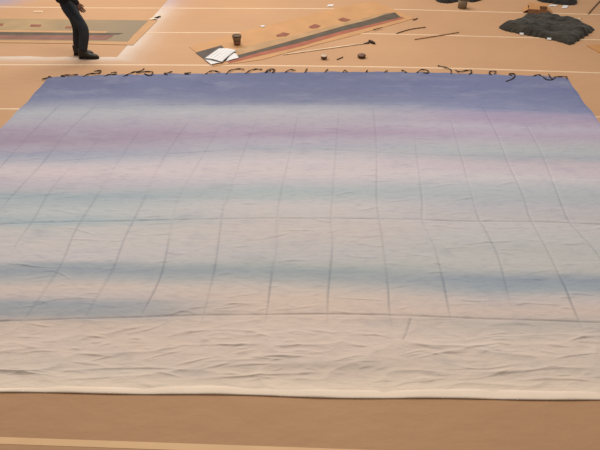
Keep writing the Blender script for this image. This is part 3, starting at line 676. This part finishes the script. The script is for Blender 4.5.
# ---------------------------------------------------------------- the person
M_skin = mat('skin', col(138, 94, 68), .55, .06, 12)
M_jean = mat('dark_denim', col(54, 56, 60), .9, .15, 14, .15, 60)
M_jacket = mat('black_jacket', col(34, 30, 30), .85, .15, 10, .15, 30)
M_shoe = mat('dark_boot', col(54, 46, 36), .6, .15, 14)
M_sole = mat('boot_sole', col(38, 32, 28), .8, .1, 14)
M_hair = mat('brown_hair', col(58, 40, 30), .7, .2, 30)
def skin(name, V, E, m, parent, root=0, sub=2):
    """V: (x,y,z,radius or (rx,ry))"""
    me = bpy.data.meshes.new(name); me.from_pydata([q[:3] for q in V], E, [])
    o = bpy.data.objects.new(name, me); C.objects.link(o)
    md = o.modifiers.new('skin', 'SKIN'); md.use_smooth_shade = True; md.branch_smoothing = .3
    for i, q in enumerate(V):
        r = q[3]; d = me.skin_vertices[0].data[i]; d.radius = r if isinstance(r, tuple) else (r, r); d.use_root = (i == root)
    ss = o.modifiers.new('sub', 'SUBSURF'); ss.levels = sub; ss.render_levels = sub
    dg = bpy.context.evaluated_depsgraph_get(); dg.update()
    nm = bpy.data.meshes.new_from_object(o.evaluated_get(dg)); nm.name = name
    bpy.data.objects.remove(o); bpy.data.meshes.remove(me)
    nm.materials.clear()
    return link_mesh(name, nm, m, parent)
per = empty('person', G(86.5, 56.6)); tag(per, 'person walking in dark jeans, black jacket and dark boots beside the left painted panel', 'person')
HX = -.115
Lg = {  # side: hip, knee, ankle, toe
 'near': ((HX, -.085, .90), (.100, -.095, .50), (.005, -.085, .11), 1),
 'far':  ((HX, .085, .90), (-.065, .085, .49), (-.135, .085, .115), 1)}
V = []; E = []
def add(p, r, par=None):
    V.append((*p, r)); i = len(V)-1
    if par is not None: E.append((par, i))
    return i
def lerp3(a, b, t): return tuple(a[i]+(b[i]-a[i])*t for i in range(3))
# body (bare figure under the clothes): pelvis is the root
pel = add((HX, 0, .95), (.125, .11)); wai = add((HX+.005, 0, 1.10), (.12, .10), pel); che = add((HX+.015, 0, 1.28), (.145, .115), wai); upp = add((HX+.02, 0, 1.42), (.12, .09), che)
nk = add((HX+.035, 0, 1.51), .055, upp); ch = add((HX+.06, 0, 1.585), .072, nk); hd = add((HX+.055, 0, 1.66), (.092, .080), ch); cr_ = add((HX+.04, 0, 1.735), (.07, .06), hd)
ns = add((HX+.155, 0, 1.632), .013, hd)
for s in (-1, 1):
    add((HX+.045, s*.088, 1.645), (.020, .012), hd)
for s, key in ((-1, 'near'), (1, 'far')):
    h, k_, a, _ = Lg[key]
    i = add((h[0], h[1], h[2]-.02), .092, pel); i = add(lerp3(h, k_, .5), .078, i); i = add(k_, .056, i); i = add(lerp3(k_, a, .35), .055, i); i = add(a, .038, i)
    i = add((a[0]+.05, a[1], .05), .036, i); add((a[0]+.15, a[1], .038), .028, i)
    sh = add((HX+.01, s*.165, 1.395), .050, upp)
    el = (HX-.03, s*.245, 1.13) if s > 0 else (.005, s*.245, 1.13)
    wr = (HX-.03, s*.215, .90) if s > 0 else (.130, s*.225, .955)
    i = add(lerp3((HX+.01, s*.19, 1.38), el, .5), .048, sh); i = add(el, .040, i); i = add(lerp3(el, wr, .4), .038, i); i = add(wr, (.027, .022), i)
    d = (Vector(wr)-Vector(el)).normalized()*.55 + Vector((.12, 0, -.5)); d.normalize()
    pw = Vector(wr)+d*.045; kn = Vector(wr)+d*.09
    pi_ = add(pw, (.036, .020), i)
    fw = Vector((d.z, 0, -d.x)); fw = fw if fw.x > 0 else -fw
    for f, (ofs, ln) in enumerate(((.034, .072), (.012, .082), (-.011, .077), (-.032, .060))):
        b_ = kn + fw*ofs; j = add(b_, .0105, pi_)
        j = add(b_ + d*ln*.45 + Vector((0, -s*.004, 0)), .0095, j); j = add(b_ + d*ln*.78 + Vector((0, -s*.013, 0)), .0088, j); add(b_ + d*ln + Vector((0, -s*.025, 0)), .0075, j)
    t = Vector(wr)+d*.03 + fw*.036; j = add(t, .0125, pi_); j = add(t + d*.032 + fw*.014 + Vector((0, -s*.008, 0)), .011, j); add(t + d*.062 + fw*.014 + Vector((0, -s*.014, 0)), .0085, j)
skin('body', V, E, M_skin, per, pel)
# jeans
V = []; E = []
p = add((HX, 0, .97), (.150, .122)); q = add((HX, 0, 1.04), (.140, .115), p)
for s, key in ((-1, 'near'), (1, 'far')):
    h, k_, a, _ = Lg[key]
    i = add((h[0]+.012, h[1], h[2]-.06), (.135, .108), p); i = add(lerp3(h, k_, .55), .110, i); i = add(k_, .090, i); i = add(lerp3(k_, a, .4), .090, i); i = add((a[0]+.0, a[1], a[2]+.09), .080, i); i = add((a[0]+.002, a[1], a[2]+.02), .080, i)
skin('jeans', V, E, M_jean, per, 0)
# jacket with sleeves
V = []; E = []
p = add((HX-.045, 0, .885), (.235, .17)); q = add((HX-.02, 0, 1.05), (.195, .145), p); q = add((HX+.005, 0, 1.26), (.185, .14), q); q = add((HX+.015, 0, 1.40), (.155, .12), q); add((HX+.032, 0, 1.515), .072, q)
jk = skin('jacket', V, E, M_jacket, per, 0)
V = []; E = []; q = None        # both sleeves run through the shoulders as one piece of cloth
def arm(s):
    el = Vector((HX-.03, s*.25, 1.13)) if s > 0 else Vector((.005, s*.25, 1.13)); wr = Vector((HX-.03, s*.215, .90)) if s > 0 else Vector((.130, s*.225, .955))
    sh = Vector((HX+.012, s*.180, 1.395))
    return [(wr+(wr-el)*.12, .044), (el.lerp(wr, .5), .056), (el, .060), (sh.lerp(el, .5), .068), (sh, .078), (Vector((HX+.018, s*.09, 1.43)), .085)]
for pt, r in arm(-1) + [(Vector((HX+.02, 0, 1.44)), .088)] + arm(1)[::-1]: q = add(tuple(pt), r, q)
sl = skin('sleeves', V, E, M_jacket, per, 6)
bm = bmesh.new(); bm.from_mesh(jk.data); bm.from_mesh(sl.data); bm.to_mesh(jk.data); bm.free()
jk.data.polygons.foreach_set('use_smooth', [True]*len(jk.data.polygons))
_m = sl.data; bpy.data.objects.remove(sl); bpy.data.meshes.remove(_m)
# boots
def boot(a, name='boot'):
    Lh, n = .325, 14
    bm = bmesh.new(); rings = []
    for i in range(n+1):
        t = i/n; x = a[0]-.095 + Lh*t
        wd = (.036 + .014*math.sin(min(1, t*1.15)*math.pi*.9))*(1 if t < .85 else math.sqrt(max(.05, 1-((t-.85)/.16)**2)))
        hz = .17 if t < .34 else (.17 - (t-.34)/.24*.08 if t < .58 else .090 - (t-.58)/.42*.030)
        if t > .9: hz *= 1-(t-.9)*3.0
        if i == 0: wd *= .6
        ring = []
        for kk in range(14):
            an = 2*math.pi*kk/14; cy, sz = math.cos(an), math.sin(an)
            ring.append(bm.verts.new((x, a[1]+wd*math.copysign(abs(cy)**.7, cy), .02 + (hz-.02)*(.5+.5*math.copysign(abs(sz)**.7, sz)))))
        rings.append(ring)
    for r0, r1 in zip(rings, rings[1:]):
        for k in range(14): bm.faces.new((r0[k], r1[k], r1[(k+1) % 14], r0[(k+1) % 14]))
    bm.faces.new(rings[0]); bm.faces.new(rings[-1][::-1])
    tube_bm(bm, [(a[0]-.01, a[1], .09), (a[0]-.006, a[1], .13), (a[0]-.003, a[1], .17)], [.050, .050, .052], 14)
    bmesh.ops.recalc_face_normals(bm, faces=bm.faces)
    o = from_bm(name, bm, M_shoe, per, True)
    bm = bmesh.new(); outl = []
    for sgn in (1, -1):
        for i in (range(15) if sgn > 0 else range(14, -1, -1)):
            t = i/14; wd = (.041 + .014*math.sin(min(1, t*1.15)*math.pi*.9))*(1 if t < .85 else math.sqrt(max(.05, 1-((t-.85)/.16)**2)))*(.7 if i == 0 else 1)
            outl.append((a[0]-.100+.337*t, a[1]+sgn*wd))
    tp = [bm.verts.new((x, y, .030)) for x, y in outl]; bt = [bm.verts.new((x, y, .0015)) for x, y in outl]
    bm.faces.new(tp); bm.faces.new(bt[::-1])
    for i in range(len(outl)): j = (i+1) % len(outl); bm.faces.new((bt[i], bt[j], tp[j], tp[i]))
    bmesh.ops.recalc_face_normals(bm, faces=bm.faces)
    from_bm('sole', bm, M_sole, o)
boot(Lg['near'][2]); boot(Lg['far'][2])
for s_ in (-1, 1):
    bm = bmesh.new(); bmesh.ops.create_uvsphere(bm, u_segments=12, v_segments=8, radius=.012)
    for vtx in bm.verts: vtx.co += Vector((HX+.132, s_*.034, 1.662))
    from_bm('eye', bm, M_sole, per, True)
bm = tube_bm(bmesh.new(), [(HX+.126, -.024, 1.588), (HX+.136, 0, 1.590), (HX+.126, .024, 1.588)], .006, 8); from_bm('mouth', bm, M_red, per, True)
# hair
bm = bmesh.new(); bmesh.ops.create_uvsphere(bm, u_segments=24, v_segments=16, radius=1)
for vtx in bm.verts:
    x, y, z = vtx.co; cut = 1.0 if (z > .1 - .55*(x < .15) and not (x > .45 and z < .55)) else .80
    vtx.co = (HX+.035+.112*x*cut, .098*y*cut, 1.672+.112*z*cut)
from_bm('hair', bm, M_hair, per, True)
